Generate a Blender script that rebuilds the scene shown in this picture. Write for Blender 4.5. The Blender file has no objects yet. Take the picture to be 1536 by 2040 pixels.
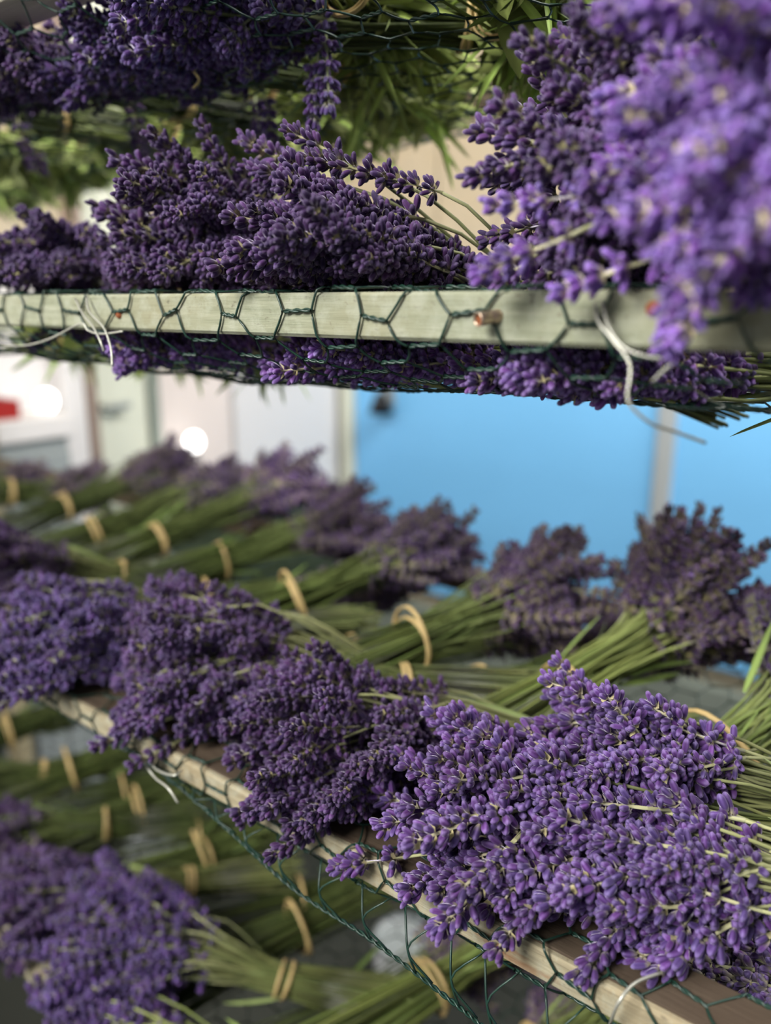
import bpy, math, random
import numpy as np
from mathutils import Vector, Matrix

# ------------------------------------------------------------------ camera, world, light, exposure
scn = bpy.context.scene
col = scn.collection
CAM = Vector((0.0, -0.284, 1.246))
cd = bpy.data.cameras.new('camera')
cd.sensor_fit = 'HORIZONTAL'
cd.sensor_width = 36.0
cd.lens = 36.0 * 1600.0 / 1536.0
cd.clip_start = 0.01
cd.dof.use_dof = True
cd.dof.focus_distance = 0.395
cd.dof.aperture_fstop = 4.5
cam = bpy.data.objects.new('camera', cd)
col.objects.link(cam)
cam.location = CAM
cam.rotation_euler = (math.radians(90 - 14.7), 0, math.radians(38))
scn.camera = cam

w = bpy.data.worlds.new('sky')
scn.world = w
w.use_nodes = True
wb = w.node_tree.nodes['Background']
wb.inputs[0].default_value = (0.86, 0.93, 1.0, 1)
wb.inputs[1].default_value = 0.24

def area(name, loc, target, size, power, color):
    l = bpy.data.lights.new(name, 'AREA')
    l.shape = 'RECTANGLE'
    l.size, l.size_y = size
    l.energy = power
    l.color = color
    o = bpy.data.objects.new(name, l)
    col.objects.link(o)
    o.location = loc
    o.rotation_euler = (Vector(target) - Vector(loc)).to_track_quat('-Z', 'Y').to_euler()
    return o
# daylight from the open front of the drying shed, behind and above the camera
area('daylight_opening', (-0.7, -1.9, 2.5), (-0.35, 0.1, 1.1), (1.05, 0.95), 90, (1.0, 0.97, 0.92))
# fill lamp added above the rack to brighten the far walls
area('wall_fill', (0.7, 0.95, 2.9), (-1.4, 1.9, 0.8), (1.6, 1.0), 92, (1.0, 0.98, 0.95))

scn.cycles.max_bounces = 2
scn.cycles.diffuse_bounces = 2
scn.cycles.glossy_bounces = 1
scn.cycles.adaptive_threshold = 0.05
scn.cycles.use_light_tree = False
scn.cycles.transmission_bounces = 1
scn.cycles.caustics_reflective = False
scn.cycles.caustics_refractive = False
scn.view_settings.view_transform = 'Standard'
scn.view_settings.look = 'None'
scn.view_settings.exposure = 0.08
scn.view_settings.gamma = 1.0
scn.view_settings.use_curve_mapping = False

# ------------------------------------------------------------------ helpers
R = random.Random(7)
def lin(r, g, b):
    f = lambda c: (c / 255 / 12.92) if c / 255 <= 0.04045 else ((c / 255 + 0.055) / 1.055) ** 2.4
    return (f(r), f(g), f(b), 1.0)

def link(name, data, parent=None):
    o = bpy.data.objects.new(name, data)
    col.objects.link(o)
    if parent is not None:
        o.parent = parent
    return o

def tag(o, label=None, cat=None, group=None, kind=None):
    if label: o['label'] = label
    if cat: o['category'] = cat
    if group: o['group'] = group
    if kind: o['kind'] = kind
    return o

def empty(name, loc=(0, 0, 0)):
    o = link(name, None)
    o.location = loc
    o.empty_display_size = 0.02
    return o

class MB:
    """collects verts / faces / per-vertex colours"""
    def __init__(s):
        s.v, s.f, s.c = [], [], []
    def add(s, v, f, c=None):
        n = len(s.v)
        s.v += [tuple(p) for p in v]
        s.f += [tuple(i + n for i in q) for q in f]
        if c is not None:
            s.c += list(c)
    def mesh(s, name, mat, smooth=True):
        m = bpy.data.meshes.new(name)
        m.from_pydata(s.v, [], s.f)
        if smooth:
            m.polygons.foreach_set('use_smooth', [True] * len(m.polygons))
        if s.c:
            a = m.color_attributes.new('col', 'FLOAT_COLOR', 'POINT')
            a.data.foreach_set('color', [x for cc in s.c for x in (cc[0], cc[1], cc[2], 1.0)])
        if mat is not None:
            m.materials.append(mat)
        m.update()
        return m

def frame_of(d):
    d = Vector(d).normalized()
    a = Vector((0, 0, 1)) if abs(d.z) < 0.9 else Vector((1, 0, 0))
    s = d.cross(a).normalized()
    return d, s, s.cross(d)

def tube(mb, pts, rad, sides=5, cols=None, cap=True):
    pts = [Vector(p) for p in pts]
    n = len(pts)
    if not hasattr(rad, '__len__'): rad = [rad] * n
    vs, fs, cs = [], [], []
    ref = None
    for i, p in enumerate(pts):
        d = (pts[min(i + 1, n - 1)] - pts[max(i - 1, 0)])
        if d.length < 1e-9: d = Vector((0, 0, 1))
        d.normalize()
        if ref is None:
            _, s, u = frame_of(d)
        else:
            s = (ref - d * ref.dot(d))
            s = s.normalized() if s.length > 1e-6 else frame_of(d)[1]
            u = d.cross(s)
        ref = s
        for k in range(sides):
            a = 2 * math.pi * k / sides
            vs.append(p + s * (rad[i] * math.cos(a)) + u * (rad[i] * math.sin(a)))
            if cols is not None: cs.append(cols[i] if isinstance(cols, list) else cols)
    for i in range(n - 1):
        for k in range(sides):
            a, b = i * sides + k, i * sides + (k + 1) % sides
            fs.append((a, b, b + sides, a + sides))
    if cap:
        fs.append(tuple(range(sides - 1, -1, -1)))
        fs.append(tuple(range((n - 1) * sides, n * sides)))
    mb.add(vs, fs, cs if cols is not None else None)

def smooth_path(pts, n=6):
    """Catmull-Rom through the points"""
    P = [Vector(p) for p in pts]
    P = [P[0] * 2 - P[1]] + P + [P[-1] * 2 - P[-2]]
    out = []
    for i in range(1, len(P) - 2):
        for k in range(n):
            t = k / n
            a, b, c, d = P[i - 1], P[i], P[i + 1], P[i + 2]
            out.append(0.5 * ((2 * b) + (c - a) * t + (2 * a - 5 * b + 4 * c - d) * t * t + (3 * b - a - 3 * c + d) * t ** 3))
    out.append(P[-2])
    return out

def box_mesh(name, x0, x1, y0, y1, z0, z1, mat, bev=0.0015):
    """box with chamfered edges"""
    b = min(bev, (x1 - x0) * .3, (y1 - y0) * .3, (z1 - z0) * .3)
    mb = MB()
    vs, idx = [], {}
    X, Y, Z = (x0, x1), (y0, y1), (z0, z1)
    for i in (0, 1):
        for j in (0, 1):
            for k in (0, 1):
                sx, sy, sz = (1 - 2 * i) * b, (1 - 2 * j) * b, (1 - 2 * k) * b
                idx[i, j, k, 0] = len(vs); vs.append((X[i], Y[j] + sy, Z[k] + sz))
                idx[i, j, k, 1] = len(vs); vs.append((X[i] + sx, Y[j], Z[k] + sz))
                idx[i, j, k, 2] = len(vs); vs.append((X[i] + sx, Y[j] + sy, Z[k]))
    fs = []
    for ax in range(3):
        o1, o2 = [(1, 2), (0, 2), (0, 1)][ax]
        for e in (0, 1):
            q = []
            for (p, r) in ((0, 0), (1, 0), (1, 1), (0, 1)):
                t = [0, 0, 0]; t[ax] = e; t[o1] = p; t[o2] = r
                q.append(idx[t[0], t[1], t[2], ax])
            fs.append(tuple(q))
    for ax in range(3):
        o1, o2 = [(1, 2), (0, 2), (0, 1)][ax]
        for p in (0, 1):
            for r in (0, 1):
                q = []
                for e, which in ((0, o1), (1, o1), (1, o2), (0, o2)):
                    t = [0, 0, 0]; t[ax] = e; t[o1] = p; t[o2] = r
                    q.append(idx[t[0], t[1], t[2], which])
                fs.append(tuple(q))
    for i in (0, 1):
        for j in (0, 1):
            for k in (0, 1):
                fs.append((idx[i, j, k, 0], idx[i, j, k, 1], idx[i, j, k, 2]))
    mb.add(vs, fs)
    m = mb.mesh(name, mat, smooth=False)
    import bmesh
    bm = bmesh.new(); bm.from_mesh(m)
    bmesh.ops.recalc_face_normals(bm, faces=bm.faces)
    bm.to_mesh(m); bm.free()
    return m

# ------------------------------------------------------------------ materials
def mat_base(name, rough=0.6):
    m = bpy.data.materials.new(name)
    m.use_nodes = True
    nt = m.node_tree
    b = nt.nodes['Principled BSDF']
    b.inputs['Roughness'].default_value = rough
    return m, nt, b

def node(nt, typ, **kw):
    n = nt.nodes.new(typ)
    for k, v in kw.items():
        setattr(n, k, v)
    return n

def mixc(nt, fac, a, b, blend='MIX'):
    n = node(nt, 'ShaderNodeMix', data_type='RGBA', blend_type=blend)
    for sock, val in ((0, fac), (6, a), (7, b)):
        if hasattr(val, 'is_output'):
            nt.links.new(val, n.inputs[sock])
        else:
            n.inputs[sock].default_value = val
    return n.outputs[2]

def ramp(nt, src, stops):
    n = node(nt, 'ShaderNodeValToRGB')
    e = n.color_ramp.elements
    e[0].position, e[0].color = stops[0]
    e[1].position, e[1].color = stops[1]
    for p, c in stops[2:]:
        x = e.new(p); x.color = c
    nt.links.new(src, n.inputs[0])
    return n.outputs[0]

def noise(nt, scale, detail=3, coord='Object', stretch=None, rough=0.55):
    tc = node(nt, 'ShaderNodeTexCoord')
    src = tc.outputs[coord]
    if stretch:
        mp = node(nt, 'ShaderNodeMapping')
        mp.inputs['Scale'].default_value = stretch
        nt.links.new(src, mp.inputs[0]); src = mp.outputs[0]
    n = node(nt, 'ShaderNodeTexNoise')
    n.inputs['Scale'].default_value = scale
    n.inputs['Detail'].default_value = detail
    n.inputs['Roughness'].default_value = rough
    nt.links.new(src, n.inputs['Vector'])
    return n.outputs['Fac']

def bump(nt, b, h, strength, dist):
    n = node(nt, 'ShaderNodeBump')
    n.inputs['Strength'].default_value = strength
    n.inputs['Distance'].default_value = dist
    nt.links.new(h, n.inputs['Height'])
    nt.links.new(n.outputs[0], b.inputs['Normal'])

def tinted(name, rough, sheen=0.0, sheen_tint=(1, 1, 1, 1), sheen_rough=0.4, vary=0.25, spec=0.3, nscale=900, nstr=0.0, trans=0.0):
    """vertex colour x object colour, with a little per-object brightness variety"""
    m, nt, b = mat_base(name, rough)
    at = node(nt, 'ShaderNodeAttribute', attribute_name='col')
    oi = node(nt, 'ShaderNodeObjectInfo')
    c = mixc(nt, 1.0, at.outputs['Color'], oi.outputs['Color'], 'MULTIPLY')
    mr = node(nt, 'ShaderNodeMapRange')
    mr.inputs['To Min'].default_value = 1 - vary
    mr.inputs['To Max'].default_value = 1 + vary
    nt.links.new(oi.outputs['Random'], mr.inputs['Value'])
    hs = node(nt, 'ShaderNodeHueSaturation')
    nt.links.new(c, hs.inputs['Color'])
    nt.links.new(mr.outputs[0], hs.inputs['Value'])
    nt.links.new(hs.outputs[0], b.inputs['Base Color'])
    b.inputs['Specular IOR Level'].default_value = spec
    b.inputs['Sheen Weight'].default_value = sheen
    b.inputs['Sheen Tint'].default_value = sheen_tint
    b.inputs['Sheen Roughness'].default_value = sheen_rough
    if nstr:
        bump(nt, b, noise(nt, nscale, 2), nstr, 0.0006)
    return m

M_BUD = tinted('lavender_bud', 0.62, sheen=0.7, sheen_tint=(0.84, 0.77, 1.0, 1), sheen_rough=0.30, vary=0.28, spec=0.2)
M_STEM = tinted('lavender_stem', 0.6, sheen=0.15, vary=0.3)
M_LEAF = tinted('herb_leaf', 0.6, sheen=0.2, vary=0.35, nscale=160, nstr=0.3)

def wood(name, c1, c2, c3, rust=0.0, grain=1.0, specks=False):
    m, nt, b = mat_base(name, 0.75)
    g = noise(nt, 6, 5, stretch=(3.0, 60.0, 60.0), rough=0.65)
    c = ramp(nt, g, [(0.30, c1), (0.70, c2)])
    blot = noise(nt, 9, 4, stretch=(1.0, 2.0, 2.0))
    c = mixc(nt, ramp(nt, blot, [(0.42, (0, 0, 0, 1)), (0.72, (.8, .8, .8, 1))]), c, c3)
    crack = noise(nt, 14, 6, stretch=(2.0, 40.0, 40.0), rough=0.75)
    c = mixc(nt, ramp(nt, crack, [(0.24, (.75, .75, .75, 1)), (0.36, (0, 0, 0, 1))]), c, (0.09, 0.07, 0.05, 1))
    if specks:      # lichen-grey bloom and small dark pits
        pit = noise(nt, 420, 3, stretch=(.5, 1, 1), rough=.6)
        c = mixc(nt, ramp(nt, pit, [(0.62, (0, 0, 0, 1)), (0.72, (.55, .55, .55, 1))]), c, (0.12, 0.10, 0.07, 1))
        blm = noise(nt, 90, 5, rough=.7)
        c = mixc(nt, ramp(nt, blm, [(0.45, (0, 0, 0, 1)), (0.65, (.5, .5, .5, 1))]), c, (0.50, 0.52, 0.42, 1))
    if rust:
        rn = noise(nt, 11, 4, stretch=(1.0, 1.6, 3.0))
        c = mixc(nt, ramp(nt, rn, [(0.64, (0, 0, 0, 1)), (0.71, (rust, rust, rust, 1))]), c, (0.34, 0.11, 0.03, 1))
    nt.links.new(c, b.inputs['Base Color'])
    bump(nt, b, crack, 0.5 * grain, 0.0012)
    b.inputs['Specular IOR Level'].default_value = 0.2
    return m

M_WOOD_PALE = wood('weathered_pale_wood', lin(136, 142, 118), lin(172, 174, 150), lin(156, 150, 120), specks=True)
M_WOOD_TAN = wood('weathered_tan_wood', lin(146, 136, 112), lin(192, 182, 152), lin(168, 150, 118), rust=0.85, specks=True)
M_WOOD_LIT = wood('bounce_lit_wood', lin(216, 212, 192), lin(236, 232, 214), lin(224, 216, 192))  # colour lightened to stand for bounce light on the topmost rail
M_WOOD_DARK = wood('dark_wood', lin(74, 62, 52), lin(96, 84, 70), lin(84, 70, 58))  # back and side rails; also paints shade on the diagonal rail's top
M_WOOD_POST = wood('rack_post_wood', lin(150, 140, 112), lin(186, 174, 142), lin(160, 146, 116))

def plain(name, c, rough=0.6, metal=0.0, vary=0.0, scale=6, spec=0.4):
    m, nt, b = mat_base(name, rough)
    b.inputs['Metallic'].default_value = metal
    b.inputs['Specular IOR Level'].default_value = spec
    if vary:
        n = noise(nt, scale, 4)
        d = tuple(x * (1 - vary) for x in c[:3]) + (1,)
        l = tuple(min(1, x * (1 + vary)) for x in c[:3]) + (1,)
        nt.links.new(ramp(nt, n, [(0.3, d), (0.7, l)]), b.inputs['Base Color'])
    else:
        b.inputs['Base Color'].default_value = c
    return m

M_WIRE = plain('green_coated_wire', lin(30, 60, 50), 0.33, vary=0.25, scale=60, spec=0.6)
M_TIE = plain('bare_tie_wire', lin(196, 196, 184), 0.38, metal=0.55, vary=0.15, scale=80)
M_NAIL = plain('nail_metal', lin(196, 174, 152), 0.32, metal=0.8, vary=0.25, scale=220)
M_RUST = plain('rusty_nail_end', lin(150, 84, 48), 0.8, vary=0.4, scale=300)
M_BAND = plain('rubber_band', lin(198, 172, 118), 0.55, vary=0.12, scale=40)
M_TWINE = plain('pale_twine', lin(196, 176, 120), 0.85, vary=0.2, scale=200)

M_BEIGE = wood('beige_boards', lin(184, 170, 146), lin(204, 190, 166), lin(194, 178, 150))
M_BLUE = plain('blue_paint', lin(126, 198, 250), 0.45, vary=0.03, scale=1.5)
M_GREY_TRIM = plain('grey_batten', lin(170, 176, 178), 0.5, vary=0.05)
M_WHITE = plain('white_paint', lin(228, 224, 222), 0.6, vary=0.04, scale=2)
M_CREAM = plain('cream_paint', lin(220, 222, 204), 0.6, vary=0.04, scale=2)
M_PINKISH = plain('warm_white_paint', lin(236, 222, 214), 0.6, vary=0.04, scale=2)
M_TAUPE = plain('taupe_paint', lin(146, 126, 114), 0.6, vary=0.1)
M_GREYGREEN = plain('grey_green_paint', lin(142, 150, 140), 0.6, vary=0.08)
M_DARKGREEN = plain('dark_green_paint', lin(58, 66, 46), 0.6, vary=0.15)
M_STEEL = plain('cabinet_grey', lin(150, 156, 156), 0.4, vary=0.08, scale=3)
M_RED = plain('red_plastic', lin(170, 40, 34), 0.4)
M_FLOOR = plain('concrete', lin(40, 42, 36), 0.9, vary=0.3, scale=3)
M_POT = plain('white_enamel', lin(238, 240, 244), 0.2, spec=0.8)
M_BLACK = plain('black_plastic', lin(20, 20, 22), 0.4)
def glow(name, c, s):
    m, nt, b = mat_base(name)
    b.inputs['Emission Color'].default_value = c
    b.inputs['Emission Strength'].default_value = s
    return m
M_BULB = glow('lit_bulb_glass', (1, 0.98, 0.95, 1), 5)

# ------------------------------------------------------------------ the room
def struct(name, parent, *b, mat=None, bev=0.003):
    o = link(name, box_mesh(name, *b, mat, bev), parent)
    if parent is None: o['kind'] = 'structure'
    return o

struct('floor', None, -2.6, 1.6, -3.0, 2.2, -0.06, 0.0, mat=M_FLOOR)
wall_back = struct('wall_back', None, -2.0, 1.6, 1.93, 2.03, 0.0, 3.0, mat=M_BEIGE)
# upper boarding on the back wall, lower blue sheets with a grey joint batten
x = -1.9
while x < 1.5:
    bw = 0.19 + R.random() * 0.03
    struct('board', wall_back, x, min(x + bw - 0.006, 1.55), 1.905, 1.93, 1.2, 2.95, mat=M_BEIGE, bev=0.004)
    x += bw
struct('blue_panel', wall_back, -1.84, -0.752, 1.895, 1.93, 0.26, 1.19, mat=M_BLUE)
struct('blue_panel', wall_back, -0.708, 0.5, 1.895, 1.93, 0.26, 1.19, mat=M_BLUE)
struct('blue_panel', wall_back, 0.53, 1.5, 1.895, 1.93, 0.26, 1.19, mat=M_BLUE)
struct('batten', wall_back, -0.755, -0.705, 1.88, 1.93, 0.2, 1.19, mat=M_GREY_TRIM)
struct('batten', wall_back, -1.9, -1.845, 1.88, 1.93, 0.2, 1.19, mat=M_CREAM)
struct('ledge', wall_back, -1.9, 1.5, 1.87, 1.93, 1.185, 1.215, mat=M_BEIGE)
struct('baseboard', wall_back, -1.9, 1.5, 1.89, 1.93, 0.0, 0.2, mat=M_GREYGREEN)
wall_left = struct('wall_left', None, -2.02, -1.92, -2.6, 1.93, 0.0, 3.0, mat=M_WHITE)
y = -0.3
while y < 1.86:
    bw = 0.2 + R.random() * 0.03
    struct('board', wall_left, -1.92, -1.895, y, min(y + bw - 0.006, 1.9), 1.3, 2.95, mat=M_BEIGE, bev=0.004)
    y += bw
struct('panel', wall_left, -1.92, -1.90, 1.39, 1.86, 0.62, 1.28, mat=M_WHITE)
struct('panel', wall_left, -1.92, -1.90, 1.10, 1.37, 0.62, 1.28, mat=M_PINKISH)
struct('wainscot', wall_left, -1.92, -1.89, -0.3, 1.86, 0.0, 0.61, mat=M_DARKGREEN)
struct('batten', wall_left, -1.92, -1.87, 1.065, 1.095, 0.0, 1.3, mat=M_GREYGREEN)
door = struct('door_1', None, -1.915, -1.885, 0.90, 1.06, 0.02, 1.98, mat=M_CREAM)
dh = MB(); tube(dh, [(-1.885, 0.92, 0.98), (-1.85, 0.92, 0.98), (-1.85, 0.98, 0.98)], 0.009, 8)
link('door_handle', dh.mesh('door_handle', M_STEEL), door)
struct('batten', wall_left, -1.92, -1.86, 0.862, 0.895, 0.0, 2.0, mat=M_TAUPE)
struct('trim_1', None, -1.92, -1.86, 0.80, 0.86, 0.0, 1.3, mat=M_WHITE)

# ------------------------------------------------------------------ rack uprights
rack = empty('drying_rack', (-0.55, 0.22, 0))
tag(rack, 'tall wooden frame of four uprights that carries the herb drying trays', 'rack')
for px, py in ((-1.66, -0.03), (0.36, -0.03), (-1.66, 0.49), (0.36, 0.49)):
    me = box_mesh('upright', px - 0.02 + 0.55, px + 0.02 + 0.55, py - 0.02 - 0.22, py + 0.02 - 0.22, 0.0, 1.62, M_WOOD_POST, 0.003)
    link('upright', me, rack)
for zz in (0.566, 0.894, 1.186, 1.372):
    for px in (-1.63, 0.33):
        me = box_mesh('bearer', px - 0.012 + 0.55, px + 0.012 + 0.55, -0.23, 0.25, zz - 0.025, zz, M_WOOD_POST, 0.002)
        link('bearer', me, rack)

# ------------------------------------------------------------------ trays with hexagonal wire
X0, X1, DEPTH = -1.62, 0.32, 0.45

def path_fn(pts):
    P = [np.array(p, float) for p in pts]
    L = [0.0]
    for a, b in zip(P, P[1:]): L.append(L[-1] + float(np.linalg.norm(b - a)))
    def f(v):
        v = min(max(v, 0.0), L[-1])
        for i in range(len(P) - 1):
            if v <= L[i + 1] + 1e-12:
                t = (v - L[i]) / max(1e-9, L[i + 1] - L[i])
                return P[i] * (1 - t) + P[i + 1] * t
        return P[-1]
    return f, L[-1]

def hex_wire(name, pts, parent, origin, x0=X0 + 0.02, x1=X1 - 0.02, phase=0.0, seed=1, fine=(-0.7, 0.02), fine_v=0.16, jitter=0.0032, sag=0.006):
    f, total = path_fn(pts)
    rr = random.Random(seed)
    du, dv, half = 0.048, 0.014, 0.008
    nodes = {}
    def nd(key, u, v):
        if key not in nodes:
            nodes[key] = (u + rr.uniform(-jitter, jitter), v + rr.uniform(-jitter, jitter) * 0.7)
        return nodes[key]
    def pos(u, v, lift=0.0):
        q = f(v)
        s = sag * math.sin(u * 11 + seed) * math.sin(math.pi * min(1, max(0, (v - 0.06) / max(0.05, total - 0.06)))) if v > 0.06 else 0
        s += 0.0012 * math.sin(u * 53 + v * 90)
        return Vector((u - origin[0], q[0] - origin[1] + (0 if v > 0.05 else -abs(lift)), q[1] - origin[2] + s))
    mb = MB()
    rows = int(total / dv) + 1
    cols_ = int((x1 - x0) / du) + 2
    W = 0.00062
    for j in range(rows):
        v = j * dv
        off = 0.5 * du if j % 2 else 0.0
        for k in range(cols_):
            uc = x0 + phase + k * du + off
            if uc < x0 or uc > x1: continue
            a = nd((j, k, 0), uc - half, v); b = nd((j, k, 1), uc + half, v)
            near = fine[0] < uc < fine[1] and v < fine_v
            if near:
                n = 10
                for s in (0, math.pi):
                    pp = []
                    for i in range(n + 1):
                        t = i / n
                        c = pos(a[0] + (b[0] - a[0]) * t, a[1] + (b[1] - a[1]) * t)
                        ang = s + t * math.pi * 3.0
                        pp.append(c + Vector((0, math.cos(ang), math.sin(ang))) * W * 0.95)
                    tube(mb, pp, W, 5, cap=False)
            else:
                tube(mb, [pos(*a), pos(*b)], W * 1.5, 4, cap=False)
            # diagonals down to the next row
            if j + 1 < rows:
                for side, kk in ((1, k + (1 if j % 2 else 0)), (0, k - (0 if j % 2 else 1))):
                    src = b if side == 1 else a
                    ku = x0 + phase + kk * du + (0.0 if j % 2 else 0.5 * du)
                    if ku < x0 or ku > x1: continue
                    dst = nd((j + 1, kk, 0 if side == 1 else 1), ku + (-half if side == 1 else half), (j + 1) * dv)
                    m = 5 if near else 2
                    bow = rr.uniform(-0.0015, 0.0015)
                    pp = [pos(src[0] + (dst[0] - src[0]) * t + bow * math.sin(math.pi * t), src[1] + (dst[1] - src[1]) * t)
                          for t in [i / m for i in range(m + 1)]]
                    tube(mb, pp, W, 5 if near else 3, cap=False)
    return link(name, mb.mesh(name, M_WIRE), parent)

def tray(label, ztop, h, mats, wire_pts, phase, seed, depth=0.038):
    org = (0.5 * (X0 + X1), 0.225, ztop - h)
    t = empty('drying_tray', org)
    tag(t, label, 'drying tray', 'stacked wooden wire trays')
    def rail(n, x0, x1, y0, y1, m):
        return link(n, box_mesh(n, x0 - org[0], x1 - org[0], y0 - org[1], y1 - org[1], 0.0, h, m, 0.0016), t)
    fr = rail('front_rail', X0, X1, 0.0, depth, mats[0])
    if len(mats) > 2:   # dark strip that paints the flower heads' shade on the rail top
        link('rail_top_shade', box_mesh('rail_top_shade', X0 - org[0], X1 - org[0], 0.004 - org[1], depth + 0.002 - org[1], h - 0.0005, h + 0.0012, mats[2], 0.0005), fr)
    rail('back_rail', X0, X1, DEPTH - 0.038, DEPTH, mats[1])
    rail('side_rail', X0, X0 + 0.038, depth, DEPTH - 0.038, mats[1])
    rail('side_rail', X1 - 0.038, X1, depth, DEPTH - 0.038, mats[1])
    hex_wire('wire_mesh', wire_pts, t, org, phase=phase, seed=seed)
    return t, org

def belly(zt, h, drop, y_start=0.03):
    e = 0.0011
    zb = zt - h
    return [(y_start, zt + e), (-e, zt + e), (-e * 1.4, zt - h * 0.5), (-e, zb), (0.012, zb - drop * .35), (0.045, zb - drop * .75), (0.10, zb - drop),
            (0.225, zb - drop * 1.12), (0.35, zb - drop), (0.42, zb - drop * .4), (DEPTH + e, zb - e), (DEPTH + e, zb + h * .8)]

def part_tube(name, parent, org, pts, rad, mat, sides=6, n=6, label=None):
    mb = MB()
    tube(mb, [Vector(p) - Vector(org) for p in smooth_path(pts, n)], rad, sides)
    o = link(name, mb.mesh(name, mat), parent)
    if label: o['label'] = label
    return o

# middle tray, its rail at eye level
tm, om = tray('pale wooden wire-mesh tray at eye level with a protruding metal pin in its rail', 1.25, 0.0205, (M_WOOD_PALE, M_WOOD_DARK), belly(1.25, 0.0205, 0.034), 0.006, 3)
def pin(parent, org, p, d, length, r):
    d, s, u = frame_of(d)
    mb = MB()
    rows = [(0, r * .95), (.12, r), (.42, r * .93), (.5, r * .8), (.58, r * .93), (.9, r), (1.0, r * 1.02), (1.0, r * .78), (.9, r * .74)]
    n = 16
    vs, fs = [], []
    P = Vector(p) - Vector(org)
    for t, rr in rows:
        for k in range(n):
            a = 2 * math.pi * k / n
            vs.append(P + d * (t * length) + s * rr * math.cos(a) + u * rr * math.sin(a))
    for i in range(len(rows) - 1):
        for k in range(n):
            a, b = i * n + k, i * n + (k + 1) % n
            fs.append((a, b, b + n, a + n))
    mb.add(vs, fs)
    o = link('pin', mb.mesh('pin', M_NAIL), parent)
    o['label'] = 'short metal pin with a rusty hollow end'
    mb = MB()
    vs = [P + d * (.93 * length)] + [P + d * (.91 * length) + s * r * .76 * math.cos(2 * math.pi * k / n) + u * r * .76 * math.sin(2 * math.pi * k / n) for k in range(n)]
    mb.add(vs, [(0, 1 + k, 1 + (k + 1) % n) for k in range(n)])
    link('pin_core', mb.mesh('pin_core', M_RUST), o)
pin(tm, om, (-0.1655, 0.002, 1.2405), (-0.35, -0.9, -0.12), 0.0115, 0.0029)
def nail(parent, org, p, r=0.0026):
    mb = MB()
    n = 10
    P = Vector(p) - Vector(org)
    vs = [P + Vector((0, -0.0012, 0))] + [P + Vector((r * .8 * math.cos(2 * math.pi * k / n), -0.001, r * .8 * math.sin(2 * math.pi * k / n))) for k in range(n)] \
        + [P + Vector((r * math.cos(2 * math.pi * k / n), 0.001, r * math.sin(2 * math.pi * k / n))) for k in range(n)]
    fs = [(0, 1 + k, 1 + (k + 1) % n) for k in range(n)] + [(1 + k, 1 + n + k, 1 + n + (k + 1) % n, 1 + (k + 1) % n) for k in range(n)]
    mb.add(vs, fs)
    link('nail', mb.mesh('nail', M_RUST), parent)
nail(tm, om, (-0.4186, -0.0002, 1.2385)); nail(tm, om, (-0.1039, -0.0002, 1.2435), 0.003)
for pts in (
    [(-0.1246, -0.002, 1.2452), (-0.1211, -0.006, 1.2391), (-0.1156, -0.008, 1.2341), (-0.1078, -0.01, 1.2267), (-0.1056, -0.012, 1.2218), (-0.1052, -0.014, 1.2143), (-0.1028, -0.014, 1.2102), (-0.0971, -0.01, 1.205), (-0.0916, 0.0, 1.2013), (-0.0847, 0.01, 1.1971)],
    [(-0.1218, -0.002, 1.246), (-0.1164, -0.008, 1.2375), (-0.1099, -0.01, 1.2309), (-0.1026, -0.01, 1.2281), (-0.0946, -0.008, 1.227)],
    [(-0.0912, -0.008, 1.2271), (-0.0959, -0.008, 1.2229), (-0.0991, -0.008, 1.2193)],
    [(-0.4597, -0.002, 1.2475), (-0.4466, -0.006, 1.2388), (-0.4341, -0.008, 1.2318), (-0.4247, -0.01, 1.2235), (-0.422, -0.01, 1.2178)],
    [(-0.4476, -0.002, 1.249), (-0.4395, -0.006, 1.2403), (-0.4239, -0.008, 1.232), (-0.4164, -0.01, 1.2251), (-0.4114, -0.012, 1.2183), (-0.4087, -0.014, 1.2101)],
    [(-0.5465, -0.008, 1.2172), (-0.5136, -0.008, 1.2182), (-0.4823, -0.008, 1.2233), (-0.4471, -0.008, 1.233), (-0.4397, -0.008, 1.2294), (-0.4271, -0.008, 1.2276), (-0.4046, -0.008, 1.2295)]):
    part_tube('tie_wire', tm, om, pts, 0.00062, M_TIE, label='bare silvery tie wire')

# lower tray
tl, ol = tray('tan rust-streaked wooden tray whose rail runs diagonally below the eye-level tray', 0.958, 0.0165, (M_WOOD_TAN, M_WOOD_DARK, M_WOOD_DARK), belly(0.9595, 0.018, 0.036, 0.031), 0.02, 8, depth=0.029)
selv = [(-0.470, -0.002, 0.948), (-0.4205, -0.004, 0.946), (-0.372, -0.006, 0.9395), (-0.330, -0.007, 0.930), (-0.280, -0.008, 0.919), (-0.2244, -0.009, 0.918), (-0.174, -0.010, 0.912), (-0.1334, -0.010, 0.905), (-0.05, -0.012, 0.90), (0.1, -0.012, 0.905)]
sp = smooth_path(selv, 14)
mb = MB()
for s in (0, math.pi):
    pp = []
    for i, p in enumerate(sp):
        for q in range(3):
            t = i + q / 3
            c = p.lerp(sp[min(i + 1, len(sp) - 1)], q / 3)
            a = s + t * 1.9
            pp.append(c - Vector(ol) + Vector((0, math.cos(a), math.sin(a))) * 0.0007)
    tube(mb, pp, 0.0007, 4, cap=False)
o = link('selvedge_wire', mb.mesh('selvedge_wire', M_WIRE), tl)
o['label'] = 'loose twisted edge wire hanging below the rail'
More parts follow.
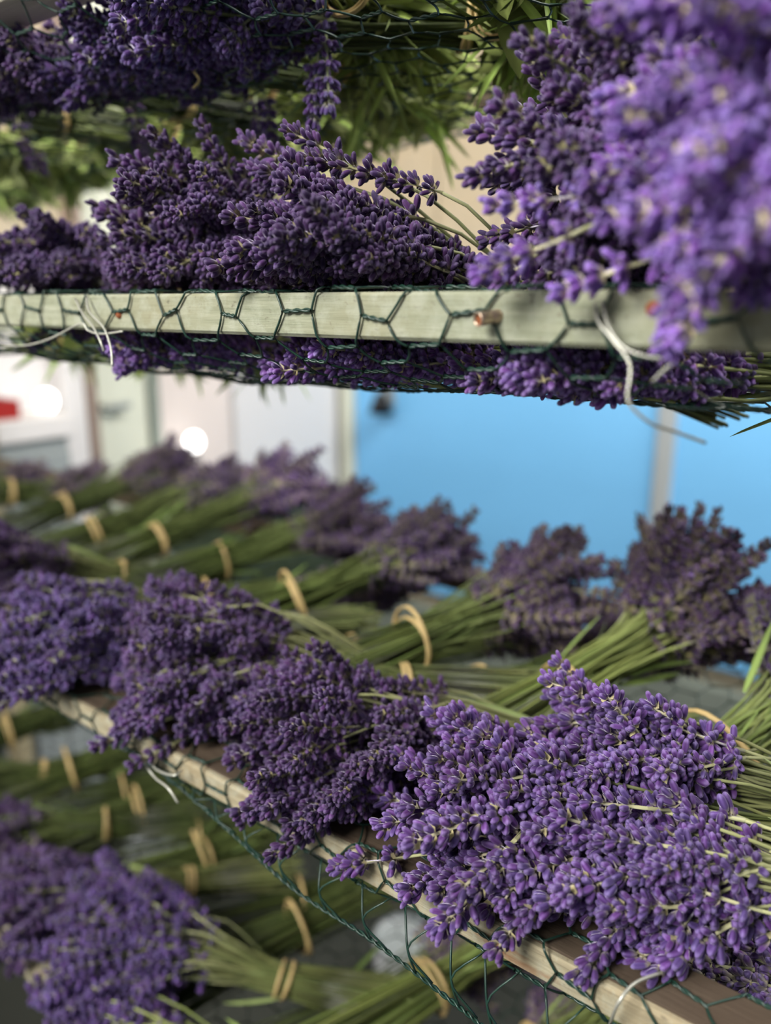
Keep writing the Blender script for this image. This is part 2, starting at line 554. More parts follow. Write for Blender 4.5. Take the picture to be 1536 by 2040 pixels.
for i in range(6, len(sp) - 6, 8):      # strands from the rail down to the loose edge
    p = sp[i]
    a = Vector((p.x - 0.012 + R.uniform(-.004, .004), -0.001, 0.943)); m = Vector((p.x - 0.004, p.y - 0.002, 0.5 * (0.943 + p.z)))
    for dx in (0.0, 0.017):
        part_tube('hanging_wire', tl, ol, [a, m, p + Vector((dx * .6, 0, 0))], 0.0006, M_WIRE, 4, 4)
        a = a + Vector((0.02, 0, 0))
for pts in ([(-0.095, -0.006, 0.9461), (-0.0909, -0.01, 0.9631), (-0.0877, 0.0, 0.9675), (-0.0802, 0.02, 0.963)],
            [(-0.4247, -0.004, 0.9517), (-0.4115, -0.012, 0.9513), (-0.3997, -0.014, 0.9477), (-0.3841, -0.016, 0.9478), (-0.3748, -0.016, 0.9409)],
            [(-0.4178, -0.004, 0.9543), (-0.4058, -0.01, 0.9507), (-0.3835, -0.012, 0.955), (-0.3825, -0.006, 0.956)]):
    part_tube('tie_wire', tl, ol, pts, 0.0008, M_TIE, label='bare silvery tie wire')

tt, ot = tray('topmost tray, seen from below with its rail in the upper left corner', 1.440, 0.0205, (M_WOOD_LIT, M_WOOD_DARK), belly(1.440, 0.0205, 0.038), 0.01, 5)
tb, ob = tray('lowest tray, half hidden in shade under the diagonal rail', 0.64, 0.0205, (M_WOOD_TAN, M_WOOD_DARK), belly(0.64, 0.0205, 0.024), 0.03, 6)

# ------------------------------------------------------------------ lavender spikes (a set of meshes shared by all sprigs)
def bud(mb, p, d, ln, rad, rng, green, bright, open_flower):
    d, s, u = frame_of(d)
    roll = rng.random() * 6.28
    sides = 8
    prof = [(0.0, .32), (.10, .62), (.30, .93), (.55, 1.0), (.78, .90), (.93, .58), (1.0, .12)]
    bend = (s * rng.uniform(-1, 1) + u * rng.uniform(-1, 1)) * ln * 0.10
    hue = rng.uniform(-1, 1)
    pur = np.array([0.072 + 0.022 * hue, 0.031, 0.122 + 0.018 * hue]) * bright
    grn = np.array([0.38, 0.36, 0.18])
    vs, cs, fs = [], [], []
    for t, r in prof:
        for k in range(sides):
            a = roll + 2 * math.pi * k / sides
            rr = rad * r * (1.0 if k % 2 else 0.84)
            vs.append(p + d * (t * ln) + bend * t * t + s * rr * math.cos(a) + u * rr * math.sin(a))
            g = max(0.0, 1 - t / green) if green > 0 else 0
            c = pur * (1 - g) + grn * g
            c = c * (0.80 if k % 2 == 0 else 1.12)
            pale = (.10 if k % 2 else .0) + (.24 if t > .9 else 0)      # downy ribs and rim of the calyx are paler
            c = c * (1 - pale) + np.array([.32, .26, .46]) * pale
            cs.append(c)
    for i in range(len(prof) - 1):
        for k in range(sides):
            a, b = i * sides + k, i * sides + (k + 1) % sides
            fs.append((a, b, b + sides, a + sides))
    fs.append(tuple(range((len(prof) - 1) * sides, len(prof) * sides)))
    mb.add(vs, fs, cs)
    if open_flower:      # pale violet corolla lobes at the mouth of the calyx
        tip = p + d * ln * 0.93 + bend
        for k in range(5):
            a = roll + 2 * math.pi * k / 5
            o = s * math.cos(a) + u * math.sin(a)
            q = o.cross(d)
            L = rad * 1.5
            c0 = np.array([.14, .07, .27]) * bright; c1 = np.array([.22, .13, .40]) * bright
            v = [tip - d * L * .3, tip + o * L * .4 + q * L * .45 + d * L * .4, tip + o * L * .85 + q * L * .35 + d * L * .5, tip + o * L * .95 + d * L * .4,
                 tip + o * L * .85 - q * L * .35 + d * L * .5, tip + o * L * .4 - q * L * .45 + d * L * .4]
            mb.add(v, [(0, 1, 2, 3, 4, 5)], [c0, c1, c1, c1, c1, c1])

def spike_mesh(i, lo, hi, openness, green, bright, gap, flowers):
    rng = random.Random(100 + i)
    mb = MB()
    nwh = rng.randint(lo, hi)
    z = 0.006
    zs = []
    for k in range(nwh):
        zs.append(z)
        t = k / (nwh - 1)
        z += (gap if k == 0 else 0.0070 * (1 - 0.35 * t) * openness) * rng.uniform(.85, 1.15)
    top = zs[-1]
    lean = Vector((rng.uniform(-1, 1), rng.uniform(-1, 1), 0)) * 0.004
    ax = lambda q: Vector((0, 0, q)) + lean * (q / top) ** 2
    stem_c = [np.array([.40, .42, .20]), np.array([.42, .42, .21]), np.array([.36, .34, .22])]
    tube(mb, [ax(0), ax(top * .5), ax(top)], [0.0010, 0.0009, 0.0006], 5, cols=stem_c)
    for k, z in enumerate(zs):
        t = k / (nwh - 1)
        nb = rng.randint(8, 10) if t < .85 else 6
        a0 = rng.random() * 6.28
        for b in range(nb):
            a = a0 + 2 * math.pi * (b + rng.uniform(-.25, .25)) / nb
            el = math.radians((76 - 46 * t) * rng.uniform(.68, 1.2))
            if b % 3 == 2: el *= 0.7
            d = Vector((math.sin(el) * math.cos(a), math.sin(el) * math.sin(a), math.cos(el)))
            ln = rng.uniform(.0066, .0084) * (1 - .18 * t)
            rad = rng.uniform(.00150, .00190) * (1 - .12 * t)
            o = Vector((math.cos(a), math.sin(a), 0)) * .0012 + d * rng.uniform(.0, .0022)
            bud(mb, ax(z) + o + Vector((0, 0, rng.uniform(-.0012, .0012))), d, ln, rad, rng, green * rng.uniform(.6, 1.3), bright * rng.uniform(.75, 1.25), rng.random() < flowers)
        if t > .9:
            bud(mb, ax(z), Vector((lean.x * 20, lean.y * 20, 1)), .007, .0016, rng, .1, bright, False)
        for s in (0, 1):     # bracts under each whorl
            a = a0 + math.pi * s + .4
            o = Vector((math.cos(a), math.sin(a), 0)); q = Vector((-o.y, o.x, 0))
            L = .0045
            v = [ax(z - .0012), ax(z - .0006) + o * L * .55 + q * L * .42, ax(z + .001) + o * L * 1.0, ax(z - .0006) + o * L * .55 - q * L * .42]
            c = np.array([.50, .46, .22])
            mb.add(v, [(0, 1, 2, 3)], [c, c * .95, c * .8, c * .95])
    return mb.mesh('flower_spike', M_BUD), top + .006

SPIKES, GREENISH = [], []
for i in range(16):
    SPIKES.append(spike_mesh(i, 4, 7, R.uniform(.95, 1.45), R.uniform(.18, .38), R.uniform(.9, 1.12), R.uniform(.009, .016), .0))
for i in range(6):
    GREENISH.append(spike_mesh(40 + i, 5, 7, R.uniform(1.1, 1.45), R.uniform(.6, 1.0), R.uniform(.85, 1.0), R.uniform(.010, .016), .03))

def leaf_mesh(name, L, W, c, curl, rng, broad):
    mb = MB()
    n = 7
    vs, cs, fs = [], [], []
    for i in range(n + 1):
        t = i / n
        wd = W * (math.sin(math.pi * min(1, t * .92 + .05)) ** (.8 if broad else .5)) * (1 - .3 * t)
        if i == n: wd = W * .04
        zc = curl * math.sin(t * 2.2) * L - .1 * L * t * t
        cc = np.array(c) * rng.uniform(.85, 1.15)
        for k, sx in enumerate((-1, -.5, 0, .5, 1)):
            vs.append((sx * wd, t * L, zc + abs(sx) * wd * .35 + rng.uniform(-1, 1) * (.03 * W if broad else .01 * W)))
            cs.append(cc * (1.25 if k == 2 else (1.0 if k in (1, 3) else .9)))
    for i in range(n):
        for k in range(4):
            a = i * 5 + k
            fs.append((a, a + 1, a + 6, a + 5))
    mb.add(vs, fs, cs)
    return mb.mesh(name, M_LEAF)
rl = random.Random(3)
NARROW = [leaf_mesh('leaf', .045, .0022, (.22, .28, .10), rl.uniform(-.1, .15), rl, False) for _ in range(4)]
BROAD = [leaf_mesh('leaf', rl.uniform(.032, .046), rl.uniform(.008, .012), (.17, .185, .085), rl.uniform(-.05, .2), rl, True) for _ in range(6)]

def align(d, roll, p, s):
    d, a, b = frame_of(d)
    x = a * math.cos(roll) + b * math.sin(roll)
    y = d.cross(x)
    m = Matrix(((x.x, y.x, d.x, p.x), (x.y, y.y, d.y, p.y), (x.z, y.z, d.z, p.z), (0, 0, 0, 1)))
    return m @ Matrix.Scale(s, 4)

def hermite(p0, m0, p1, m1, n):
    out = []
    for i in range(n + 1):
        t = i / n
        t2, t3 = t * t, t ** 3
        out.append(p0 * (2 * t3 - 3 * t2 + 1) + m0 * (t3 - 2 * t2 + t) + p1 * (-2 * t3 + 3 * t2) + m1 * (t3 - t2))
    return out

def add_sprig(root, base, pts, spike, d, roll, sc, tint, stint, rng):
    mb = MB()
    g = rng.uniform(0, 1)
    c0 = np.array([.095, .125, .035]) * (1 - g) + np.array([.17, .18, .06]) * g
    c1 = np.array([.42, .43, .22])
    n = len(pts)
    cs = [c0 * (1 - (i / (n - 1)) ** 3) + c1 * (i / (n - 1)) ** 3 for i in range(n)]
    tube(mb, [p - base for p in pts], [0.0011 * (1 - .15 * i / n) for i in range(n)], 4, cols=cs, cap=False)
    o = link('stem', mb.mesh('stem', M_STEM), root)
    o.color = stint
    s = link('flower_spike', spike[0], o)
    s.matrix_basis = align(d, roll, pts[-1] - d * 0.001 - base, sc)
    s.color = tint

def band(root, base, tie, d, ra, rb, rng, loose=0, turns=2):
    d, s, u = frame_of(d)
    for k in range(turns):
        tilt = rng.uniform(-.22, .22); shift = rng.uniform(-.004, .004)
        mb = MB()
        n = 28
        vs, fs = [], []
        grow = 1.0 + (.45 * loose if k == 0 else 0)
        for i in range(n):
            a = 2 * math.pi * i / n
            lift = 1.0 + (.35 * loose * max(0, math.sin(a)) if k == 0 else 0)
            c = tie + d * (shift + tilt * ra * math.sin(a + k)) + (s * ra * grow * math.cos(a) + u * rb * grow * lift * math.sin(a)) * 1.06
            o = (s * math.cos(a) + u * math.sin(a)).normalized()
            for (p, q) in ((-.0016, 0), (.0016, 0), (.0016, .0011), (-.0016, .0011)):
                vs.append(c + d * p + o * q - base)
        for i in range(n):
            for q in range(4):
                a, b = i * 4 + q, i * 4 + (q + 1) % 4
                a2, b2 = ((i + 1) % n) * 4 + q, ((i + 1) % n) * 4 + (q + 1) % 4
                fs.append((a, b, b2, a2))
        mb.add(vs, fs)
        link('rubber_band', mb.mesh('rubber_band', M_BAND), root)

def bundle(label, group, tie, head, a, b, lh, n, seed, tail=.11, tint=(1, 1, 1), green=(1, 1, 1), spikes=None, r_tie=.013, floor=None,
           rail=None, droop=.25, spread=.55, loose=0, strays=(), leaves=3, sc=1.0, turns=2, wild=.22, name='lavender_bundle', cat='lavender bundle'):
    rng = random.Random(seed)
    tie, head = Vector(tie), Vector(head)
    spikes = spikes or SPIKES
    d, side, up = frame_of(head - tie)
    lowest = min(tie.z - r_tie, head.z - b)
    if floor is not None: lowest = max(lowest, floor)
    base = Vector(((tie.x + head.x) / 2, (tie.y + head.y) / 2, lowest))
    root = empty(name, base)
    tag(root, label, cat, group)
    tint4 = (*tint, 1); g4 = (*green, 1)
    for i in range(n):
        rho = math.sqrt(rng.random()); th = rng.random() * 2 * math.pi
        p, q = rho * math.cos(th), rho * math.sin(th)
        l = rng.uniform(-1, 1) * (1 - .45 * rho * rho)
        wide = .72 + .28 * (l + 1) / 2
        c = head + d * (l * lh) + side * (a * p * wide) + up * (b * q * wide)
        v = (c - tie).normalized() + (side * p + up * q * (b / a)) * spread + Vector((rng.gauss(0, wild), rng.gauss(0, wild), rng.gauss(0, wild)))
        v.z -= droop * (.4 + rho)
        v.normalize()
        sp = spikes[rng.randrange(len(spikes))]
        s = rng.uniform(.82, 1.16) * sc
        if floor is not None and c.z < floor + .010:
            c.z = floor + .010 + rng.random() * .01
            v.z = max(v.z, -.05); v.normalize()
        if rail is not None and c.y < .052 and c.z < rail + .013:
            c.z = rail + .012 + rng.random() * .012
            v.z = max(v.z, -.12); v.normalize()
        bs = c - v * (sp[1] * s * .5)
        off = side * p + up * q
        t0 = tie + off * r_tie
        e = tie - d * (tail * rng.uniform(.8, 1.15)) + off * r_tie * 1.7 + side * rng.uniform(-.004, .004)
        D = (bs - t0).length
        pts = [e] + hermite(t0, d * D * .9, bs, v * D * .9, 5)
        add_sprig(root, base, pts, sp, v, rng.random() * 6.28, s, tint4, g4, rng)
    for (c, v) in strays:
        c = Vector(c); v = Vector(v).normalized()
        sp = spikes[rng.randrange(len(spikes))]
        bs = c - v * (sp[1] * .5)
        t0 = tie + up * r_tie * .6
        D = (bs - t0).length
        add_sprig(root, base, [tie - d * tail] + hermite(t0, d * D * .8, bs, v * D * .9, 7), sp, v, rng.random() * 6.28, rng.uniform(.85, 1.0) * sc, tint4, g4, rng)
    for k in range(leaves):
        o = link('leaf', NARROW[rng.randrange(len(NARROW))], root)
        th = rng.random() * 6.28
        pp = tie + d * rng.uniform(-.02, .05) + (side * math.cos(th) + up * math.sin(th)) * r_tie * 1.1 - base
        dd = d + (side * math.cos(th) + up * math.sin(th)) * .35
        o.matrix_basis = align(dd, rng.random() * 6.28, pp, rng.uniform(.7, 1.3)) @ Matrix.Rotation(math.pi / 2, 4, 'X')
        o.color = g4
    band(root, base, tie, d, r_tie * 1.08, r_tie * 1.08, rng, loose, turns)
    return root

# ------------------------------------------------------------------ bundles
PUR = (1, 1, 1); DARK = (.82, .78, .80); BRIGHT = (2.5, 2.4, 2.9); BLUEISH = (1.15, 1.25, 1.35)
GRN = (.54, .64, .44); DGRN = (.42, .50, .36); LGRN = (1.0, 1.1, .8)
G_M = 'lavender bundles in the eye-level tray'; G_L = 'lavender bundles along the diagonal rail'
G_K = 'lavender bundles at the back of the diagonal-rail tray'; G_T = 'bundles in the topmost tray'; G_B = 'bundles in the lowest tray'

FM, FL, FT, FB = 1.199, 0.908, 1.381, 0.597
# eye-level tray, front row: heads at the rail
bundle('dark purple lavender bundle behind the left end of the eye-level rail', G_M, (-.62, .19, 1.245), (-.570, .055, 1.263), .060, .042, .050, 110, 11, tint=PUR, floor=FM, rail=1.25)
bundle('tall dark purple lavender bundle above the loose tie wires of the eye-level rail', G_M, (-.385, .20, 1.255), (-.405, .065, 1.278), .056, .047, .050, 130, 12, tint=DARK, floor=FM, rail=1.25, spread=.7,
       strays=[((-.425, .05, 1.328), (-.6, -.3, .8)), ((-.395, .06, 1.328), (-.5, -.2, .8))])
bundle('lavender bundle with sprigs sticking out, in the middle of the eye-level rail', G_M, (-.205, .155, 1.222), (-.275, .055, 1.258), .056, .036, .062, 150, 13, tint=DARK, floor=FM, rail=1.25,
       strays=[((-.354, .06, 1.328), (-.9, -.3, .5)), ((-.312, .05, 1.327), (-.9, -.3, .45)), ((-.340, .05, 1.312), (-.9, -.3, .4)), ((-.318, .05, 1.309), (-1, -.3, .2)), ((-.288, .05, 1.314), (-1, -.3, .35)), ((-.262, .06, 1.305), (-1, -.2, .3)), ((-.302, .04, 1.297), (-1, -.3, .25))])
bundle('deep purple lavender bundle right behind the large blurred foreground bundle', G_M, (-.01, .19, 1.285), (-.142, .075, 1.290), .058, .066, .055, 150, 14, tint=PUR, floor=FM, rail=1.25, spread=.6)
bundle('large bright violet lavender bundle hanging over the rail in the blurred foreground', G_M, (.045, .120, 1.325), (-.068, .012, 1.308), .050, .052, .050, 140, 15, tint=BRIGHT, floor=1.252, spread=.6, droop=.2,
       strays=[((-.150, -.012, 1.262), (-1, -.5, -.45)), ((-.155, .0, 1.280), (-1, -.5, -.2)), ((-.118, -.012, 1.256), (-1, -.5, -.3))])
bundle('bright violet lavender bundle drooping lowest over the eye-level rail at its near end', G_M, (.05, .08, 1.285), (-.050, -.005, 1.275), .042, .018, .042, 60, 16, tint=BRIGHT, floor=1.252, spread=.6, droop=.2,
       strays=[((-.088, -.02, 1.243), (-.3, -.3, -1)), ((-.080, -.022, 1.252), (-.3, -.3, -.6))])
# low bundles lying in the belly of the eye-level tray
for i, (hx, tx, nn, lb) in enumerate(((-.155, -.03, 80, 'flat lavender bundle squeezed under the near half of the eye-level rail'),
                                      (-.285, -.14, 80, 'flat lavender bundle showing below the middle of the eye-level rail'),
                                      (-.44, -.33, 70, 'flat lavender bundle showing below the left of the eye-level rail'))):
    bundle(lb, G_M, (tx, .17, 1.210), (hx, .080, 1.207), .050, .010, .055, nn, 20 + i, tint=(2.3, 2.2, 2.4), floor=FM + .002, droop=.05, r_tie=.010, green=LGRN)  # tint raised in place of the light lost under the rail

# diagonal-rail tray, front row
bundle('small lavender bundle farthest back along the diagonal rail', G_L, (-.72, .18, .965), (-.765, .085, .995), .055, .040, .050, 90, 31, tint=DARK, floor=FL, rail=.96)
bundle('lavender bundle hanging over the far end of the diagonal rail', G_L, (-.50, .16, .965), (-.560, .035, .985), .066, .050, .058, 140, 32, tint=BLUEISH, floor=FL, rail=.96,
       strays=[((-.575, -.025, .950), (-.6, -.8, -.5)), ((-.56, -.03, .958), (-.5, -.9, -.3))])
bundle('purple lavender bundle with a raised peak, second along the diagonal rail', G_L, (-.335, .165, .965), (-.430, .062, .992), .066, .056, .060, 155, 33, tint=PUR, floor=FL, rail=.96,
       strays=[((-.41, -.005, .958), (-.4, -.9, -.3)), ((-.44, -.01, .962), (-.5, -.9, -.2))])
bundle('dark purple lavender bundle in the middle of the diagonal rail', G_L, (-.208, .165, .960), (-.285, .055, .980), .068, .050, .064, 165, 34, tint=DARK, floor=FL, rail=.96,
       strays=[((-.305, .0, .962), (-.5, -.8, -.2)), ((-.272, -.004, .962), (-.4, -.9, -.3))])
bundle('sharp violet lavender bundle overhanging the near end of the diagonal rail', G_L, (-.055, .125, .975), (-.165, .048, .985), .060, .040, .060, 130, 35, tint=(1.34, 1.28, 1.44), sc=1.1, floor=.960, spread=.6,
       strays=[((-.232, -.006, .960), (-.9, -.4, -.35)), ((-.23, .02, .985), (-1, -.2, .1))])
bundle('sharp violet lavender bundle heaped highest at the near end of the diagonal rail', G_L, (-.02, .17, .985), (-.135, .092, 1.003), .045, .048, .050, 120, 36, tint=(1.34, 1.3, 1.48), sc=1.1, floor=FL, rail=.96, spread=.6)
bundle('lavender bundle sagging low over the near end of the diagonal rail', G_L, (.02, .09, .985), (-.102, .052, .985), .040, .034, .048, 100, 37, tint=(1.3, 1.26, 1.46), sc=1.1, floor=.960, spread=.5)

# back row of the same tray: tied stems face the rail, heads to the back
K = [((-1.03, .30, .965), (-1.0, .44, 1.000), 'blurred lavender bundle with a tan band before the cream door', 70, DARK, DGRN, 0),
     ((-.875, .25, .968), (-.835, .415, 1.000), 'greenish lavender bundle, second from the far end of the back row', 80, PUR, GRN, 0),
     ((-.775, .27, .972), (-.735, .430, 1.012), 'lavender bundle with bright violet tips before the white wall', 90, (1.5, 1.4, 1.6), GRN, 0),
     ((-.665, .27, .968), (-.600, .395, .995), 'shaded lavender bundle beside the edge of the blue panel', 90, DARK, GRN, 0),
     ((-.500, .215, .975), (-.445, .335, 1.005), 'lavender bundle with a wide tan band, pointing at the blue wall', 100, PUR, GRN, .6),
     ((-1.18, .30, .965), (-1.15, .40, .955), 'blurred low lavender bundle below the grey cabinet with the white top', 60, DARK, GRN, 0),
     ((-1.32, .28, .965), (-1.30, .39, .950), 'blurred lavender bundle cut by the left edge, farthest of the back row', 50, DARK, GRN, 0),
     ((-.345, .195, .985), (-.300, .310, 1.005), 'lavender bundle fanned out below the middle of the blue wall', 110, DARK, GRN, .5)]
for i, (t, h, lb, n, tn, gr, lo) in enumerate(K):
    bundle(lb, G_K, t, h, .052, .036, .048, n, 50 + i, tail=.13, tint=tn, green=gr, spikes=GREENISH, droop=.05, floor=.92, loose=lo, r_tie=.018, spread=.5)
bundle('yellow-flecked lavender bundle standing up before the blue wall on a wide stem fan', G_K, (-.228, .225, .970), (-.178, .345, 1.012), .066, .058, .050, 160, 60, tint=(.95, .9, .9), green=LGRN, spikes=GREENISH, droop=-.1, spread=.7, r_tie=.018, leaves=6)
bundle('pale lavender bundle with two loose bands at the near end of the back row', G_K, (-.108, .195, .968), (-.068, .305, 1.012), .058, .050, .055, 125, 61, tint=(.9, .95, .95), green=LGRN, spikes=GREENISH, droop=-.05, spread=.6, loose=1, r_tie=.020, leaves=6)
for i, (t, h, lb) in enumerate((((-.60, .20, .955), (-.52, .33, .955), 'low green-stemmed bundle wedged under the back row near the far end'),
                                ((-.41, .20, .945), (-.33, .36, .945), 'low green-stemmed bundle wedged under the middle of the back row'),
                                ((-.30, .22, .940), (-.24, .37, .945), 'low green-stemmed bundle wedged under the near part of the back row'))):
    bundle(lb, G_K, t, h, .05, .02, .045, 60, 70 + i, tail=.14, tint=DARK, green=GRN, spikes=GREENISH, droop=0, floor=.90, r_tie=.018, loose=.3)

# topmost tray seen from below
for i, (t, h, lb, tn) in enumerate((((-.72, .16, 1.405), (-.72, .05, 1.402), 'lavender bundle under the far end of the topmost rail', DARK),
                                    ((-.57, .18, 1.405), (-.585, .065, 1.400), 'lavender bundle above the left of the eye-level tray, nearest the top rail corner', PUR),
                                    ((-.43, .20, 1.405), (-.47, .085, 1.398), 'lavender bundle hanging through the topmost mesh beside a curl of twine', BLUEISH),
                                    ((-.30, .18, 1.41), (-.40, .08, 1.405), 'lavender bundle at the upper edge with two drooping sprigs', BLUEISH))):
    bundle(lb, G_T, t, h, .062, .020, .055, 100, 80 + i, tint=tn, green=DGRN, droop=.1, floor=1.379, r_tie=.013,
           strays=[((-.352, .10, 1.375), (-.1, -.1, -1)), ((-.343, .10, 1.372), (.1, -.1, -1))] if i == 3 else [((h[0] - .01, h[1] + .09, 1.372), (-.2, .3, -1)), ((h[0] + .04, h[1] + .05, 1.370), (.1, .1, -1))])

def herb(label, group, tie, tip, n, seed, green, fan=.05, r_tie=.012, thick=.02, narrow=.25):
    rng = random.Random(seed)
    tie, tip = Vector(tie), Vector(tip)
    d, side, up = frame_of(tip - tie)
    base = Vector(((tie.x + tip.x) / 2, (tie.y + tip.y) / 2, min(tie.z, tip.z) - thick))
    root = empty('herb_bundle', base)
    tag(root, label, 'herb bundle', group)
    D = (tip - tie).length
    for i in range(n):
        p, q = rng.uniform(-1, 1), rng.uniform(-1, 1)
        end = tip + side * p * fan + up * q * thick + d * rng.uniform(-.03, .03)
        t0 = tie + (side * p + up * q) * r_tie
        pts = [tie - d * .09 + (side * p + up * q) * r_tie * 1.5] + hermite(t0, d * D * .9, end, (end - tie) * .9, 5)
        mb = MB()
        g = rng.uniform(.7, 1.3)
        tube(mb, [x - base for x in pts], .0012, 4, cols=np.array([.17, .20, .07]) * g, cap=False)
        o = link('stem', mb.mesh('stem', M_STEM), root)
        o.color = (*green, 1)
        for k in range(8):
            j = rng.uniform(2.0, 5.0)
            a = int(j); f = j - a
            P = pts[a].lerp(pts[min(a + 1, len(pts) - 1)], f) - base
            dd = d * .5 + Vector((rng.gauss(0, .6), rng.gauss(0, .6), rng.gauss(-.15, .45)))
            thin = rng.random() < narrow
            lf = link('leaf', NARROW[rng.randrange(len(NARROW))] if thin else BROAD[rng.randrange(len(BROAD))], o)
            lf.matrix_basis = align(dd, rng.random() * 6.28, P, rng.uniform(.9, 1.4) if thin else rng.uniform(.55, 1.0)) @ Matrix.Rotation(math.pi / 2, 4, 'X')
            gg = rng.uniform(.8, 1.3)
            lf.color = (green[0] * gg, green[1] * gg, green[2] * gg, 1)
    band(root, base, tie, d, r_tie * 1.1, r_tie * 1.1, rng, .4, 2)
    return root
HT = [((-.90, .20, 1.405), (-.95, .33, 1.395), 'broad-leaved green herb bundle at the far left under the topmost tray'),
      ((-.74, .19, 1.405), (-.76, .32, 1.395), 'dark green herb bundle hanging below the far end of the topmost tray'),
      ((-.60, .19, 1.405), (-.60, .31, 1.392), 'green herb bundle with a pointed hanging leaf under the topmost tray'),
      ((-.49, .19, 1.405), (-.48, .33, 1.395), 'pale green leafy herb bundle over the middle of the beige boards'),
      ((-.40, .17, 1.405), (-.39, .30, 1.395), 'round-leaved herb bundle left of the gold loop at the upper edge'),
      ((-.26, .15, 1.405), (-.27, .29, 1.395), 'bright green herb bundle held by a gold loop at the upper edge'),
      ((-.15, .17, 1.41), (-.16, .31, 1.40), 'green herb bundle just behind the top of the foreground lavender'),
      ((-.33, .10, 1.418), (-.37, .22, 1.402), 'yellow-green herb bundle at the upper edge beside the two drooping sprigs'),
      ((-.22, .10, 1.418), (-.25, .22, 1.404), 'feathery green herb bundle at the upper edge over the beige boards'),
      ((-.12, .08, 1.42), (-.14, .20, 1.405), 'green herb bundle hidden mostly by the foreground lavender'),
      ((-1.10, .20, 1.405), (-1.12, .36, 1.39), 'blurred green herb bundle farthest along the topmost tray'),
      ((-.84, .14, 1.402), (-.87, .28, 1.388), 'blurred olive herb bundle below the rail corner of the topmost tray'),
      ((-.68, .25, 1.402), (-.67, .39, 1.388), 'blurred herb bundle at the back edge of the topmost tray')]
for i, (t, h, lb) in enumerate(HT):
    herb(lb, G_T, t, h, 26, 90 + i, [(1.6, 1.7, 1.3), (1.6, 1.7, 1.3), (1.9, 2.0, 1.6), (2.3, 2.4, 1.9), (2.1, 2.2, 1.7), (1.6, 1.8, 1.1), (1.4, 1.6, 1.0), (1.6, 1.6, 1.1), (1.4, 1.55, .95), (1.4, 1.5, .9), (1.6, 1.7, 1.3), (1.5, 1.6, 1.2), (1.8, 1.9, 1.5)][i], narrow=.5 if 5 <= i < 10 else .25)

# green herbs lying at the bottom of the eye-level tray, showing through its mesh
for i, (t, h, lb) in enumerate((((-.50, .16, 1.212), (-.56, .29, 1.204), 'green herb bundle showing below the eye-level rail above the warm white panel'),
                                ((-.64, .17, 1.212), (-.72, .30, 1.204), 'green herb bundle showing below the left end of the eye-level rail'),
                                ((-.80, .17, 1.212), (-.90, .30, 1.204), 'blurred green herb bundle at the left edge below the eye-level rail'))):
    herb(lb, G_M, t, h, 22, 130 + i, (1.5, 1.7, 1.1), thick=.012, narrow=.5)
# a bundle in the bottom of the diagonal-rail tray, under the near heads
bundle('yellow-flecked lavender bundle under the mesh in the lower right corner', G_L, (.085, .16, .925), (-.030, .078, .920), .050, .012, .050, 70, 38, tint=(1.5, 1.5, 1.7), green=LGRN, spikes=GREENISH, droop=0, floor=.906, r_tie=.012)

# lowest tray
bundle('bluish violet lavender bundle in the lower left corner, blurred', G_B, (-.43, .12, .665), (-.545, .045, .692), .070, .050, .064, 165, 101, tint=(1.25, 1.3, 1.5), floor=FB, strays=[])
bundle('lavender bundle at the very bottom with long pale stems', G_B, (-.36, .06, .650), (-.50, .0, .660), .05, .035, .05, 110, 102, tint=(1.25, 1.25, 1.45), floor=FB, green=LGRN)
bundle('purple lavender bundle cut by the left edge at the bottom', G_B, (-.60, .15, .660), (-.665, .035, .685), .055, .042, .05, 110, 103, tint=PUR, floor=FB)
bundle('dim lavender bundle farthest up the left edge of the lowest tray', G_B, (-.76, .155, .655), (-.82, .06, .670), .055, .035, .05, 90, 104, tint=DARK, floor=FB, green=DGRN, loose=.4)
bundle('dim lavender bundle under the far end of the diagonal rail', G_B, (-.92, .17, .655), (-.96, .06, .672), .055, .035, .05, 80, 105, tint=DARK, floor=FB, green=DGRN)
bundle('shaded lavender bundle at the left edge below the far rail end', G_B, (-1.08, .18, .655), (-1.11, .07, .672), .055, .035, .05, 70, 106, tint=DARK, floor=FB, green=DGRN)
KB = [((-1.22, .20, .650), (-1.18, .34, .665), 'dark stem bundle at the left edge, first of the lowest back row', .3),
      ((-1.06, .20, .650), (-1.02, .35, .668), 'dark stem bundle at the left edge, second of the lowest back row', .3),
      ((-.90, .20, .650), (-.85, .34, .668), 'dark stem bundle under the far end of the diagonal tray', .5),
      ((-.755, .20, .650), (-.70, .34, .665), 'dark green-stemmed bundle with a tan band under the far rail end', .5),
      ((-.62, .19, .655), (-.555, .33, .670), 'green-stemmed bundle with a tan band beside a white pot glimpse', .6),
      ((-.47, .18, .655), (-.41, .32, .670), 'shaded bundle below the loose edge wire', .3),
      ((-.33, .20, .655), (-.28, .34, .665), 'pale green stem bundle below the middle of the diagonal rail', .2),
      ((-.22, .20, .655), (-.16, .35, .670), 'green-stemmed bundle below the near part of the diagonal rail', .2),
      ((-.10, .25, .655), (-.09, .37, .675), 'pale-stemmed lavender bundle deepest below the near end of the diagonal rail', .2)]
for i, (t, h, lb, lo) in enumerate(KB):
    bundle(lb, G_B, t, h, .05, .035, .048, 90, 110 + i, tail=.15, tint=DARK if i < 8 else BLUEISH, green=[DGRN, DGRN, GRN, DGRN, GRN, DGRN, LGRN, LGRN, LGRN][i], spikes=GREENISH, droop=.05, floor=FB, loose=lo, r_tie=.020)

